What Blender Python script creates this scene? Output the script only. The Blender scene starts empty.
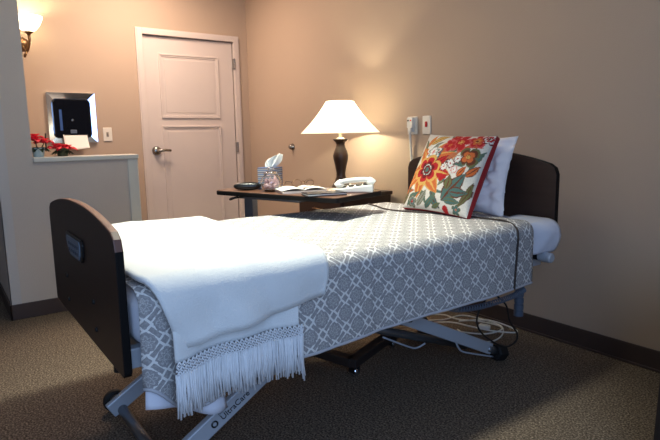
import bpy, bmesh, math, random
from mathutils import Vector, Matrix, noise
random.seed(7)
PI = math.pi
scene = bpy.context.scene
COL = scene.collection

# ------------------------------------------------------------------ helpers
def lin(c):
    return tuple(((v/255.0)/12.92 if v/255.0 <= 0.04045 else ((v/255.0+0.055)/1.055)**2.4) for v in c) + (1.0,)

MATS = {}
def mat(name, rgb, rough=0.5, metal=0.0, var=0.06, vscale=8.0, bump=0.0, bscale=200.0, spec=0.5, emit=0.0, trans=0.0, sheen=0.0):
    """Principled material whose colour is broken up by a procedural noise."""
    if name in MATS: return MATS[name]
    m = bpy.data.materials.new(name); m.use_nodes = True
    nt = m.node_tree; N = nt.nodes; L = nt.links
    b = N['Principled BSDF']
    tc = N.new('ShaderNodeTexCoord')
    nz = N.new('ShaderNodeTexNoise'); nz.inputs['Scale'].default_value = vscale; nz.inputs['Detail'].default_value = 4
    L.new(tc.outputs['Object'], nz.inputs['Vector'])
    mx = N.new('ShaderNodeMix'); mx.data_type = 'RGBA'
    c = lin(rgb)
    mx.inputs[6].default_value = tuple(v*(1-var) for v in c[:3])+(1,)
    mx.inputs[7].default_value = tuple(min(1, v*(1+var)) for v in c[:3])+(1,)
    L.new(nz.outputs['Fac'], mx.inputs[0]); L.new(mx.outputs[2], b.inputs['Base Color'])
    b.inputs['Roughness'].default_value = rough; b.inputs['Metallic'].default_value = metal
    b.inputs['Specular IOR Level'].default_value = spec
    if sheen: b.inputs['Sheen Weight'].default_value = sheen
    if trans: b.inputs['Transmission Weight'].default_value = trans; b.inputs['IOR'].default_value = 1.3
    if emit:
        L.new(mx.outputs[2], b.inputs['Emission Color']); b.inputs['Emission Strength'].default_value = emit
    if bump:
        n2 = N.new('ShaderNodeTexNoise'); n2.inputs['Scale'].default_value = bscale; n2.inputs['Detail'].default_value = 3
        L.new(tc.outputs['Object'], n2.inputs['Vector'])
        bp = N.new('ShaderNodeBump'); bp.inputs['Strength'].default_value = bump; bp.inputs['Distance'].default_value = 0.004
        L.new(n2.outputs['Fac'], bp.inputs['Height']); L.new(bp.outputs['Normal'], b.inputs['Normal'])
    MATS[name] = m
    return m

def wood(name, rgb, rough=0.4, axis=0, var=0.35, spec=0.5):
    if name in MATS: return MATS[name]
    m = mat(name, rgb, rough, var=var, spec=spec); nt = m.node_tree
    nz = [n for n in nt.nodes if n.type == 'TEX_NOISE'][0]
    tc = [n for n in nt.nodes if n.type == 'TEX_COORD'][0]
    mp = nt.nodes.new('ShaderNodeMapping')
    s = [60.0, 60.0, 60.0]; s[axis] = 3.0
    mp.inputs['Scale'].default_value = s
    nt.links.new(tc.outputs['Object'], mp.inputs['Vector']); nt.links.new(mp.outputs['Vector'], nz.inputs['Vector'])
    nz.inputs['Scale'].default_value = 1.0
    return m

def obj(name, bm, m, parent=None, smooth=False, bevel=0.0, sub=0, solid=0.0, seg=2, auto=None):
    me = bpy.data.meshes.new(name)
    bmesh.ops.recalc_face_normals(bm, faces=bm.faces)
    bm.to_mesh(me); bm.free()
    o = bpy.data.objects.new(name, me); COL.objects.link(o)
    if m is not None:
        for k in (m if isinstance(m, (list, tuple)) else [m]): me.materials.append(k)
    if smooth or auto:
        for p in me.polygons: p.use_smooth = True
    if auto and not smooth:
        try: me.set_sharp_from_angle(angle=math.radians(auto))
        except Exception: pass
    if solid:
        md = o.modifiers.new('solid', 'SOLIDIFY'); md.thickness = solid; md.offset = 1
    if bevel:
        md = o.modifiers.new('bevel', 'BEVEL'); md.width = bevel; md.segments = seg; md.limit_method = 'ANGLE'; md.angle_limit = math.radians(40)
    if sub:
        md = o.modifiers.new('sub', 'SUBSURF'); md.levels = sub; md.render_levels = sub
    if parent is not None:
        o.parent = parent
        o.matrix_parent_inverse = parent.matrix_basis.inverted()
    return o

def tag(o, label, cat, group=None, kind=None):
    o['label'] = label; o['category'] = cat
    if group: o['group'] = group
    if kind: o['kind'] = kind
    return o

def thing(name, label, cat, loc=(0, 0, 0), group=None):
    o = bpy.data.objects.new(name, None); COL.objects.link(o)
    o.location = loc; o.empty_display_size = 0.1
    bpy.context.view_layer.update()
    return tag(o, label, cat, group)

def struct(name, bm, m, parent=None, **kw):
    o = obj(name, bm, m, parent, **kw)
    if parent is None: o['kind'] = 'structure'
    return o

def box(bm, x0, x1, y0, y1, z0, z1, M=None):
    vs = [bm.verts.new((x, y, z)) for x in (x0, x1) for y in (y0, y1) for z in (z0, z1)]
    for f in ((0,1,3,2),(4,6,7,5),(0,4,5,1),(2,3,7,6),(0,2,6,4),(1,5,7,3)):
        bm.faces.new([vs[i] for i in f])
    if M is not None: bmesh.ops.transform(bm, matrix=M, verts=vs)
    return vs

def B(*a, M=None):
    bm = bmesh.new(); box(bm, *a, M=M); return bm

def obox(bm, p, q, w, h, up=(0, 0, 1)):
    """bar of section w x h from p to q"""
    p = Vector(p); q = Vector(q); d = (q-p); l = d.length; d.normalize()
    s = d.cross(Vector(up)).normalized(); u = s.cross(d)
    M = Matrix((s, d, u)).transposed().to_4x4(); M.translation = p
    return box(bm, -w/2, w/2, 0, l, -h/2, h/2, M)

def frame_of(d):
    d = d.normalized(); a = Vector((0, 0, 1)) if abs(d.z) < 0.9 else Vector((1, 0, 0))
    s = d.cross(a).normalized(); return s, s.cross(d)

def tube(bm, pts, r, n=10, cap=True, taper=None):
    pts = [Vector(p) for p in pts]; rings = []
    s = None
    for i, p in enumerate(pts):
        d = (pts[min(i+1, len(pts)-1)]-pts[max(i-1, 0)])
        if d.length < 1e-9: d = Vector((0, 0, 1))
        d.normalize()
        if s is None: s, u = frame_of(d)
        else:
            s = (s-d*s.dot(d)).normalized()
        u = d.cross(s)
        rr = r if taper is None else r*taper[i]
        rings.append([bm.verts.new(p+(s*math.cos(2*PI*k/n)+u*math.sin(2*PI*k/n))*rr) for k in range(n)])
    for a, b in zip(rings, rings[1:]):
        for k in range(n):
            bm.faces.new((a[k], a[(k+1) % n], b[(k+1) % n], b[k]))
    if cap:
        bm.faces.new(rings[0][::-1]); bm.faces.new(rings[-1])

def cat_rom(pts, k=8):
    pts = [Vector(p) for p in pts]; out = []
    P = [pts[0]]+pts+[pts[-1]]
    for i in range(1, len(P)-2):
        a, b, c, d = P[i-1:i+3]
        for j in range(k):
            t = j/k
            out.append(0.5*((2*b)+(c-a)*t+(2*a-5*b+4*c-d)*t*t+(3*b-a-3*c+d)*t**3))
    out.append(pts[-1]); return out

def lathe(bm, prof, c=(0, 0, 0), n=32, axis='Z', cap=True):
    rings = []
    for r, z in prof:
        ring = []
        for k in range(n):
            a = 2*PI*k/n
            x, y = r*math.cos(a), r*math.sin(a)
            v = {'Z': (x, y, z), 'X': (z, x, y), 'Y': (x, z, y)}[axis]
            ring.append(bm.verts.new((v[0]+c[0], v[1]+c[1], v[2]+c[2])))
        rings.append(ring)
    for a, b in zip(rings, rings[1:]):
        for k in range(n): bm.faces.new((a[k], a[(k+1) % n], b[(k+1) % n], b[k]))
    if cap:
        if prof[0][0] > 1e-6: bm.faces.new(rings[0][::-1])
        if prof[-1][0] > 1e-6: bm.faces.new(rings[-1])
    bmesh.ops.remove_doubles(bm, verts=bm.verts, dist=1e-6)

def prism_xz(bm, poly, y0, y1):
    a = [bm.verts.new((x, y0, z)) for x, z in poly]; b = [bm.verts.new((x, y1, z)) for x, z in poly]
    n = len(poly)
    bm.faces.new(a[::-1]); bm.faces.new(b)
    for i in range(n): bm.faces.new((a[i], a[(i+1) % n], b[(i+1) % n], b[i]))

def rrect(x0, x1, z0, z1, r, n=6):
    out = []
    for cx, cz, a0 in ((x1-r, z1-r, 0), (x0+r, z1-r, PI/2), (x0+r, z0+r, PI), (x1-r, z0+r, 3*PI/2)):
        for k in range(n+1):
            a = a0+PI/2*k/n
            out.append((cx+r*math.cos(a), cz+r*math.sin(a)))
    return out

def grid(bm, nu, nv, fn, uvfn=None, colfn=None):
    vs = [[bm.verts.new(fn(i/nu, j/nv)) for j in range(nv+1)] for i in range(nu+1)]
    uvl = bm.loops.layers.uv.new('UVMap') if uvfn else None
    for i in range(nu):
        for j in range(nv):
            f = bm.faces.new((vs[i][j], vs[i+1][j], vs[i+1][j+1], vs[i][j+1]))
            if uvl:
                for lp, (a, b) in zip(f.loops, ((i, j), (i+1, j), (i+1, j+1), (i, j+1))):
                    lp[uvl].uv = uvfn(a/nu, b/nv)
    return vs

def smooth01(t): t = max(0., min(1., t)); return t*t*(3-2*t)
def fbm(x, y, z=0.0): return noise.fractal(Vector((x, y, z)), 1.0, 2.0, 3)

# ------------------------------------------------------------------ materials
def wall_paint(name, rgb, bump=0.25):
    return mat(name, rgb, 0.75, var=0.03, vscale=2.5, bump=bump, bscale=160, spec=0.25)
M_wall = wall_paint('tan wall paint', (188, 167, 147))
M_part = wall_paint('greige wall paint', (202, 190, 178))
M_guard = mat('pale corner guard', (196, 190, 184), 0.5, var=0.02)
M_ceil = mat('ceiling paint', (225, 220, 210), 0.8, var=0.02)
M_trim = mat('off white trim paint', (214, 212, 200), 0.4, var=0.02)
M_door = mat('door paint', (214, 202, 194), 0.45, var=0.02)
M_base = mat('dark vinyl skirting', (70, 56, 52), 0.45, var=0.08)
M_nick = mat('brushed nickel', (165, 162, 158), 0.25, 1.0, var=0.05)
M_chrome = mat('chrome', (215, 222, 235), 0.12, 1.0, var=0.03)
M_board = wood('dark walnut laminate', (58, 42, 36), 0.42, 0, 0.25, 0.35)
M_edge = mat('black edge banding', (16, 14, 15), 0.6, var=0.05, spec=.15)
M_darkwood = wood('espresso wood', (50, 32, 28), 0.35, 0, 0.25)
M_tabletop = wood('walnut tabletop laminate', (104, 70, 52), 0.3, 0, 0.2)
M_black = mat('black plastic', (18, 18, 20), 0.35, var=0.1)
M_rubber = mat('black rubber', (16, 16, 17), 0.7, var=0.1)
M_silver = mat('silver powder coat', (186, 192, 202), 0.38, 0.15, var=0.05)
M_steel = mat('dull steel tube', (128, 132, 138), 0.3, 0.8, var=0.05)
M_bluegrey = mat('blue grey plastic', (88, 100, 118), 0.45, var=0.06)
M_white = mat('white plastic', (228, 226, 218), 0.4, var=0.02)
M_plate = mat('ivory switch plate', (236, 230, 216), 0.4, var=0.02)
M_sheet = mat('white cotton sheet', (226, 228, 240), 0.85, var=0.02, bump=0.15, bscale=400, spec=0.2)
M_pillow = mat('white pillow case', (244, 240, 244), 0.85, var=0.02, bump=0.15, bscale=300, spec=0.2)
M_throw = mat('white plush throw', (236, 238, 238), 0.95, var=0.03, vscale=14, bump=0.5, bscale=260, spec=0.1, sheen=0.4)
M_fringe = mat('white fringe yarn', (234, 236, 240), 0.9, var=0.08, vscale=60, spec=0.1)
M_red = mat('red piping fabric', (160, 30, 36), 0.8, var=0.1, vscale=30)
M_paper = mat('white paper', (240, 238, 230), 0.8, var=0.02)
M_redpet = mat('red poinsettia petal', (236, 44, 66), 0.6, var=0.25, vscale=25)
M_leaf = mat('dark green leaf', (44, 62, 36), 0.6, var=0.2, vscale=25)
M_brass = mat('aged bronze', (120, 92, 66), 0.35, 0.85, var=0.1)
M_lampwood = wood('turned walnut', (60, 40, 30), 0.35, 2, 0.4)
M_cream = mat('cream ceramic cap', (226, 214, 186), 0.4, var=0.03)
M_redlamp = mat('red button', (200, 30, 34), 0.4, var=0.05)
M_navy = mat('dark book cover', (26, 26, 34), 0.4, var=0.08)
M_taupe = mat('taupe seam', (62, 52, 48), 0.8, var=0.1)

# carpet
def carpet():
    m = bpy.data.materials.new('brown loop carpet'); m.use_nodes = True
    nt = m.node_tree; N = nt.nodes; L = nt.links; b = N['Principled BSDF']
    tc = N.new('ShaderNodeTexCoord')
    v = N.new('ShaderNodeTexVoronoi'); v.inputs['Scale'].default_value = 230
    nz = N.new('ShaderNodeTexNoise'); nz.inputs['Scale'].default_value = 130; nz.inputs['Detail'].default_value = 4
    n3 = N.new('ShaderNodeTexNoise'); n3.inputs['Scale'].default_value = 1.6
    for n in (v, nz, n3): L.new(tc.outputs['Object'], n.inputs['Vector'])
    cr = N.new('ShaderNodeValToRGB')
    e = cr.color_ramp.elements
    e[0].position = 0.30; e[0].color = lin((66, 55, 48)); e[1].position = 0.70; e[1].color = lin((164, 148, 128))
    mid = cr.color_ramp.elements.new(0.5); mid.color = lin((112, 99, 86))
    ad = N.new('ShaderNodeMath'); ad.operation = 'MULTIPLY_ADD'
    L.new(v.outputs['Distance'], ad.inputs[0]); ad.inputs[1].default_value = -0.22
    L.new(nz.outputs['Fac'], ad.inputs[2])
    a2 = N.new('ShaderNodeMath'); a2.operation = 'ADD'; a2.inputs[1].default_value = 0.07
    L.new(ad.outputs[0], a2.inputs[0]); L.new(a2.outputs[0], cr.inputs['Fac'])
    L.new(cr.outputs['Color'], b.inputs['Base Color'])
    b.inputs['Roughness'].default_value = 0.95; b.inputs['Specular IOR Level'].default_value = 0.1
    bp = N.new('ShaderNodeBump'); bp.inputs['Strength'].default_value = 0.7; bp.inputs['Distance'].default_value = 0.006
    L.new(nz.outputs['Fac'], bp.inputs['Height']); L.new(bp.outputs['Normal'], b.inputs['Normal'])
    return m
M_carpet = carpet()

# damask for the bedspread: medallions in a diagonal lattice, small diamonds at the crossings
def damask():
    m = bpy.data.materials.new('grey damask cotton'); m.use_nodes = True
    nt = m.node_tree; N = nt.nodes; L = nt.links; b = N['Principled BSDF']
    def mth(op, a, c=None, d=None):
        n = N.new('ShaderNodeMath'); n.operation = op
        for i, x in enumerate((a, c, d)):
            if x is None: continue
            if isinstance(x, (int, float)): n.inputs[i].default_value = x
            else: L.new(x, n.inputs[i])
        return n.outputs[0]
    uv = N.new('ShaderNodeUVMap'); uv.uv_map = 'UVMap'
    sep = N.new('ShaderNodeSeparateXYZ'); L.new(uv.outputs['UV'], sep.inputs[0])
    nz = N.new('ShaderNodeTexNoise'); nz.inputs['Scale'].default_value = 120; nz.inputs['Detail'].default_value = 2
    L.new(uv.outputs['UV'], nz.inputs['Vector'])
    nf = nz.outputs['Fac']
    P = 0.104
    U = mth('MULTIPLY', sep.outputs[0], 1/P); W_ = mth('MULTIPLY', sep.outputs[1], 1/P)
    wob = mth('MULTIPLY', mth('SUBTRACT', nf, 0.5), 0.16)
    cell = lambda x: mth('SUBTRACT', mth('FRACT', mth('ADD', x, 0.5)), 0.5)
    p = cell(mth('ADD', U, W_)); q = cell(mth('SUBTRACT', U, W_))
    ap = mth('ABSOLUTE', p); aq = mth('ABSOLUTE', q)
    r = mth('POWER', mth('ADD', mth('POWER', ap, 2.6), mth('POWER', aq, 2.6)), 1/2.6)
    c8 = mth('COSINE', mth('MULTIPLY', mth('ARCTAN2', p, q), 8.0))
    rw = mth('ADD', mth('ADD', r, wob), mth('MULTIPLY', c8, -0.018))
    med = mth('LESS_THAN', rw, 0.378)
    ring = mth('LESS_THAN', mth('ABSOLUTE', mth('SUBTRACT', mth('ADD', rw, mth('MULTIPLY', c8, -0.035)), 0.215)), 0.020)
    ring2 = mth('LESS_THAN', mth('ABSOLUTE', mth('SUBTRACT', rw, 0.10)), 0.016)
    med = mth('MULTIPLY', med, mth('SUBTRACT', 1.0, mth('MULTIPLY', mth('MAXIMUM', ring, ring2), 0.5)))
    ep = mth('SUBTRACT', 0.5, ap); eq = mth('SUBTRACT', 0.5, aq)
    epw = mth('ADD', ep, mth('MULTIPLY', wob, 0.5)); eqw = mth('ADD', eq, mth('MULTIPLY', wob, 0.5))
    dia = mth('LESS_THAN', mth('MAXIMUM', epw, eqw), 0.135)
    leaf = mth('MAXIMUM', mth('MULTIPLY', mth('LESS_THAN', epw, 0.088), mth('LESS_THAN', aq, 0.27)), mth('MULTIPLY', mth('LESS_THAN', eqw, 0.088), mth('LESS_THAN', ap, 0.27)))
    bm_ = mth('MAXIMUM', dia, leaf)
    f = mth('MULTIPLY', mth('MAXIMUM', med, bm_), mth('MULTIPLY_ADD', nf, 0.9, 0.5))
    f = mth('MINIMUM', f, 1.0)
    mx = N.new('ShaderNodeMix'); mx.data_type = 'RGBA'
    mx.inputs[6].default_value = lin((232, 230, 228)); mx.inputs[7].default_value = lin((152, 150, 152))
    L.new(f, mx.inputs[0]); L.new(mx.outputs[2], b.inputs['Base Color'])
    b.inputs['Roughness'].default_value = 0.85; b.inputs['Specular IOR Level'].default_value = 0.2
    wv = N.new('ShaderNodeTexNoise'); wv.inputs['Scale'].default_value = 500; L.new(uv.outputs['UV'], wv.inputs['Vector'])
    bp = N.new('ShaderNodeBump'); bp.inputs['Strength'].default_value = 0.25; bp.inputs['Distance'].default_value = 0.003
    L.new(wv.outputs['Fac'], bp.inputs['Height']); L.new(bp.outputs['Normal'], b.inputs['Normal'])
    return m
M_damask = damask()

def vcol_mat(name, attr, rough=0.85):
    m = bpy.data.materials.new(name); m.use_nodes = True
    nt = m.node_tree; N = nt.nodes; L = nt.links; b = N['Principled BSDF']
    at = N.new('ShaderNodeAttribute'); at.attribute_name = attr
    tc = N.new('ShaderNodeTexCoord'); nz = N.new('ShaderNodeTexNoise'); nz.inputs['Scale'].default_value = 180
    L.new(tc.outputs['Object'], nz.inputs['Vector'])
    mx = N.new('ShaderNodeMix'); mx.data_type = 'RGBA'; mx.blend_type = 'MULTIPLY'; mx.inputs[0].default_value = 0.35
    L.new(at.outputs['Color'], mx.inputs[6]); L.new(nz.outputs['Fac'], mx.inputs[7])
    L.new(mx.outputs[2], b.inputs['Base Color'])
    b.inputs['Roughness'].default_value = rough; b.inputs['Specular IOR Level'].default_value = 0.2
    return m

def shade_mat(name, rgb, emit, ecol):
    m = bpy.data.materials.new(name); m.use_nodes = True
    nt = m.node_tree; N = nt.nodes; L = nt.links; N.clear()
    out = N.new('ShaderNodeOutputMaterial')
    tc = N.new('ShaderNodeTexCoord'); nz = N.new('ShaderNodeTexNoise'); nz.inputs['Scale'].default_value = 60
    L.new(tc.outputs['Object'], nz.inputs['Vector'])
    mx = N.new('ShaderNodeMix'); mx.data_type = 'RGBA'
    c = lin(rgb); mx.inputs[6].default_value = tuple(v*.97 for v in c[:3])+(1,); mx.inputs[7].default_value = c
    L.new(nz.outputs['Fac'], mx.inputs[0])
    df = N.new('ShaderNodeBsdfDiffuse'); tr = N.new('ShaderNodeBsdfTranslucent')
    L.new(mx.outputs[2], df.inputs['Color']); L.new(mx.outputs[2], tr.inputs['Color'])
    ms = N.new('ShaderNodeMixShader'); ms.inputs[0].default_value = 0.4
    L.new(df.outputs[0], ms.inputs[1]); L.new(tr.outputs[0], ms.inputs[2])
    em = N.new('ShaderNodeEmission'); em.inputs['Strength'].default_value = emit; em.inputs['Color'].default_value = ecol
    ad = N.new('ShaderNodeAddShader'); L.new(ms.outputs[0], ad.inputs[0]); L.new(em.outputs[0], ad.inputs[1])
    L.new(ad.outputs[0], out.inputs['Surface'])
    return m
M_shade = shade_mat('pleated linen shade', (240, 234, 216), 0.62, (1.0, 0.92, 0.76, 1))
M_bowl = shade_mat('frosted alabaster glass', (250, 240, 220), 2.2, (1.0, 0.9, 0.72, 1))
def glass_mat():
    m = bpy.data.materials.new('clear jar glass'); m.use_nodes = True
    nt = m.node_tree; N = nt.nodes; L = nt.links; b = N['Principled BSDF']
    tc = N.new('ShaderNodeTexCoord'); nz = N.new('ShaderNodeTexNoise'); nz.inputs['Scale'].default_value = 30
    L.new(tc.outputs['Object'], nz.inputs['Vector'])
    bp = N.new('ShaderNodeBump'); bp.inputs['Strength'].default_value = 0.1; L.new(nz.outputs['Fac'], bp.inputs['Height'])
    L.new(bp.outputs['Normal'], b.inputs['Normal'])
    b.inputs['Base Color'].default_value = (1, .98, .97, 1); b.inputs['Roughness'].default_value = 0.03
    b.inputs['Transmission Weight'].default_value = 1; b.inputs['IOR'].default_value = 1.35
    return m
M_glass = glass_mat()

# ------------------------------------------------------------------ room
H = 2.62
DY0, DY1, DZ = -1.037, -0.159, 2.035          # door leaf
struct('floor', B(-0.15, 6.2, -5.2, 0.15, -0.06, 0.0), M_carpet)
struct('ceiling', B(-0.15, 6.2, -5.2, 0.15, H, H+0.08), M_ceil)
struct('wall_right', B(-0.12, 6.2, 0.0, 0.12, 0, H), M_wall)
bm = bmesh.new()
box(bm, -0.12, 0, -5.2, DY0-0.012, 0, H); box(bm, -0.12, 0, DY1+0.012, 0.0, 0, H); box(bm, -0.12, 0, DY0-0.012, DY1+0.012, DZ+0.012, H)
struct('wall_left', bm, M_wall)
# full-height stub and knee wall that screen the wash-up corner
PX, PT = 1.176, 0.14
bm = bmesh.new()
box(bm, PX-PT, PX, -2.344, -2.146, 0, H)
box(bm, 0.0, PX-PT, -2.344, -2.204, 0, H)
box(bm, PX-PT, PX, -2.146, -1.572, 0, 0.985)
struct('wall_partition', bm, M_part)
bm = bmesh.new(); box(bm, PX, PX+0.004, -2.348, -2.288, 0.1, H); box(bm, PX-0.055, PX+0.004, -2.348, -2.344, 0.1, H)
struct('trim_1', bm, M_guard)
struct('trim_2', B(PX-PT-0.02, PX+0.022, -2.146, -1.497, 0.985, 1.016), M_trim, bevel=0.006)
struct('trim_3', B(PX-PT-0.004, PX+0.008, -1.572, -1.502, 0.0, 0.985), M_trim, bevel=0.004)
# skirtings
bm = bmesh.new(); box(bm, 0.0, 6.2, -0.012, 0.0, 0, 0.1); box(bm, 0.0, 6.2, -0.02, 0.0, 0, 0.012)
struct('baseboard_right', bm, M_base, bevel=0.003)
struct('baseboard_left', B(0, 0.012, -2.2, DY0-0.08, 0, 0.1), M_base)
bm = bmesh.new(); box(bm, PX, PX+0.012, -2.356, -1.575, 0, 0.1); box(bm, 0, PX+0.012, -2.356, -2.344, 0, 0.1)
struct('baseboard_partition', bm, M_base, bevel=0.003)
# door casing
bm = bmesh.new()
w = 0.058
for a, b_, c, d in ((DY0-w-.004, DY0-.004, 0, DZ+w), (DY1+.004, DY1+w+.004, 0, DZ+w), (DY0-.004, DY1+.004, DZ+.004, DZ+w)):
    box(bm, -0.02, 0.016, a, b_, c, d)
    box(bm, 0.016, 0.022, a+.012*(a < DY0-.01), b_-.012*(b_ > DY1+.01), c, d-.012)
struct('trim_4', bm, M_door, bevel=0.003)
# door leaf with two moulded panels
door = bpy.data.objects.new('door_1', None); COL.objects.link(door); door['kind'] = 'structure'
door.location = (0, DY0, 0); bpy.context.view_layer.update()
def panel(bm, y0, y1, z0, z1, x):
    for k, (i, o_) in enumerate(((0.0, 0.012), (0.014, 0.006))):
        a, b_, c, d = y0+i, y1-i, z0+i, z1-i; t = 0.014
        box(bm, x-.002, x+o_, a, a+t, c, d); box(bm, x-.002, x+o_, b_-t, b_, c, d)
        box(bm, x-.002, x+o_, a+t, b_-t, c, c+t); box(bm, x-.002, x+o_, a+t, b_-t, d-t, d)
    box(bm, x-.002, x+.003, y0+.05, y1-.05, z0+.05, z1-.05)
XD = -0.012
bm = bmesh.new(); box(bm, XD-.04, XD, DY0+.004, DY1-.004, 0.012, DZ-.004)
struct('door_leaf', bm, M_door, door, bevel=0.002)
for z0, z1 in ((1.305, 1.885), (0.22, 1.235)):
    bm = bmesh.new(); panel(bm, -0.900, -0.315, z0, z1, XD)
    obj('door_panel', bm, M_door, door, bevel=0.003)
bm = bmesh.new(); hy, hz = -0.968, 1.008
lathe(bm, [(0.0, XD+.03), (.026, XD+.028), (.041, XD+.014), (.043, XD)], (0, hy, hz), 24, 'X')
tube(bm, [(XD+.02, hy, hz), (XD+.06, hy, hz), (XD+.065, hy+.02, hz+.002), (XD+.062, hy+.06, hz+.006), (XD+.058, hy+.115, hz)], .0125, 10)
h = obj('door_handle', bm, M_nick, door, smooth=True); h['label'] = 'brushed nickel lever handle'
for z in (1.83, 1.02, 0.25):
    bm = bmesh.new(); tube(bm, [(0.026, DY1+.002, z-.05), (0.026, DY1+.002, z+.05)], .008, 10); box(bm, -.006, .0235, DY1-.006, DY1+.012, z-.05, z+.05)
    h = obj('hinge', bm, M_nick, door, auto=40)

# ------------------------------------------------------------------ paper towel dispenser, switches on the door wall
t = thing('paper_towel_dispenser', 'chrome framed black paper towel dispenser set in the wall above the half wall', 'towel dispenser', (0, -1.67, 1.10))
y0, y1, z0, z1 = -1.855, -1.482, 1.098, 1.508
bm = bmesh.new()
fw_ = .052
outer = [(y0, z0), (y1, z0), (y1, z1), (y0, z1)]; inner = [(y0+fw_, z0+fw_), (y1-fw_, z0+fw_), (y1-fw_, z1-fw_), (y0+fw_, z1-fw_)]
for x0f, x1f in (((.022, .010)),):
    A = [bm.verts.new((x0f, a, b_)) for a, b_ in outer]; Bv = [bm.verts.new((x1f, a, b_)) for a, b_ in inner]; C = [bm.verts.new((0.0, a, b_)) for a, b_ in outer]
    for i in range(4):
        j = (i+1) % 4
        bm.faces.new((A[i], A[j], Bv[j], Bv[i])); bm.faces.new((C[i], C[j], A[j], A[i]))
obj('frame', bm, M_chrome, t)
bm = bmesh.new()
poly = rrect(y0+.038, y1-.038, z0+.04, z1-.05, .035)
a = [bm.verts.new((.012, y, z)) for y, z in poly]; b_ = [bm.verts.new((.030, y*.97+(y0+y1)/2*.03, z*.97+(z0+z1)/2*.03)) for y, z in poly]
n = len(poly)
for i in range(n): bm.faces.new((a[i], a[(i+1) % n], b_[(i+1) % n], b_[i]))
bm.faces.new(b_)
obj('cover', bm, mat('gloss black cover', (8, 8, 12), 0.12, var=0.1), t, bevel=.004)
obj('reflection_strip', B(.029, .0325, y0+.085, y0+.105, 1.20, 1.37), mat('blue reflection tint', (62, 92, 150), .2), t)  # blue strip standing in for a reflection on the gloss cover
bm = bmesh.new(); lathe(bm, [(.0, .036), (.010, .035), (.012, .029)], (0, -1.672, 1.285), 16, 'X')
obj('lock', bm, M_nick, t)
obj('sensor_plate', B(.029, .034, -1.695, -1.645, 1.175, 1.205), M_bluegrey, t, bevel=.002)
p = obj('tissue_slot', B(.028, .05, -1.75, -1.565, 1.150, 1.166), M_black, t)
bm = bmesh.new()
grid(bm, 10, 8, lambda u, v: (.045+.03*v*v*.6+.05*v, -1.757+.186*u, 1.165-.112*v-.01*v*math.sin(u*PI)))
tag(obj('paper_towel', bm, M_paper, None, smooth=True, solid=.002), 'white paper towel sheet hanging from the black wall dispenser', 'paper towel')

def plate(name, label, cat, x=None, y=None, z=1.16, w=.074, h_=.118, toggle=None, tm=None, screws=True):
    t = thing(name, label, cat, (x if x is not None else 0, y if y is not None else 0, z-h_/2))
    bm = bmesh.new()
    if y is not None: box(bm, 0, .007, y-w/2, y+w/2, z-h_/2, z+h_/2)
    else: box(bm, x-w/2, x+w/2, -.007, 0, z-h_/2, z+h_/2)
    obj('cover_plate', bm, M_plate, t, bevel=.003)
    return t
t = plate('light_switch', 'ivory light switch plate on the peach wall beside the towel dispenser', 'light switch', y=-1.394, z=1.163)
bm = bmesh.new(); box(bm, .006, .010, -1.404, -1.384, 1.143, 1.183); box(bm, .008, .02, -1.399, -1.389, 1.160, 1.174)
obj('toggle', bm, mat('grey toggle', (150, 142, 132), .5), t, bevel=.002)

# ------------------------------------------------------------------ sconce
SC = Vector((.16, -1.955, 1.945))
t = thing('wall_sconce', 'lit bowl glass wall sconce with bronze curled arm at upper left', 'wall lamp', (0, -1.99, 1.85))
bm = bmesh.new()
lathe(bm, [(.016, .0), (.03, .003), (.055, .02), (.085, .06), (.102, .10), (.105, .118), (.100, .118), (.096, .10), (.078, .062), (.05, .026), (.016, .006)], SC, 32, cap=False)
obj('glass_bowl', bm, M_bowl, t, smooth=True)
bm = bmesh.new(); lathe(bm, [(.0, -.02), (.012, -.018), (.016, -.008), (.034, .004), (.036, .008), (.0, .008)], SC+Vector((0, 0, -.004)), 20)
obj('bowl_cup', bm, M_brass, t, smooth=True)
bm = bmesh.new()
tube(bm, cat_rom([SC+Vector((0, 0, -.02)), SC+Vector((0, 0, -.06)), SC+Vector((-.012, -.006, -.10)), SC+Vector((-.05, -.015, -.135)), SC+Vector((-.10, -.025, -.12)), SC+Vector((-.155, -.035, -.07))], 6), .010, 10)
tube(bm, cat_rom([SC+Vector((-.05, -.015, -.135)), SC+Vector((-.03, -.03, -.165)), SC+Vector((-.055, -.035, -.178)), SC+Vector((-.06, -.03, -.155))], 6), .008, 8)
obj('curled_arm', bm, M_brass, t, smooth=True)
bm = bmesh.new(); lathe(bm, [(.0, .03), (.02, .028), (.04, .015), (.055, .004), (.056, 0)], (0, -1.99, 1.875), 24, 'X')
obj('wall_plate', bm, M_brass, t, smooth=True)

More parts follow.
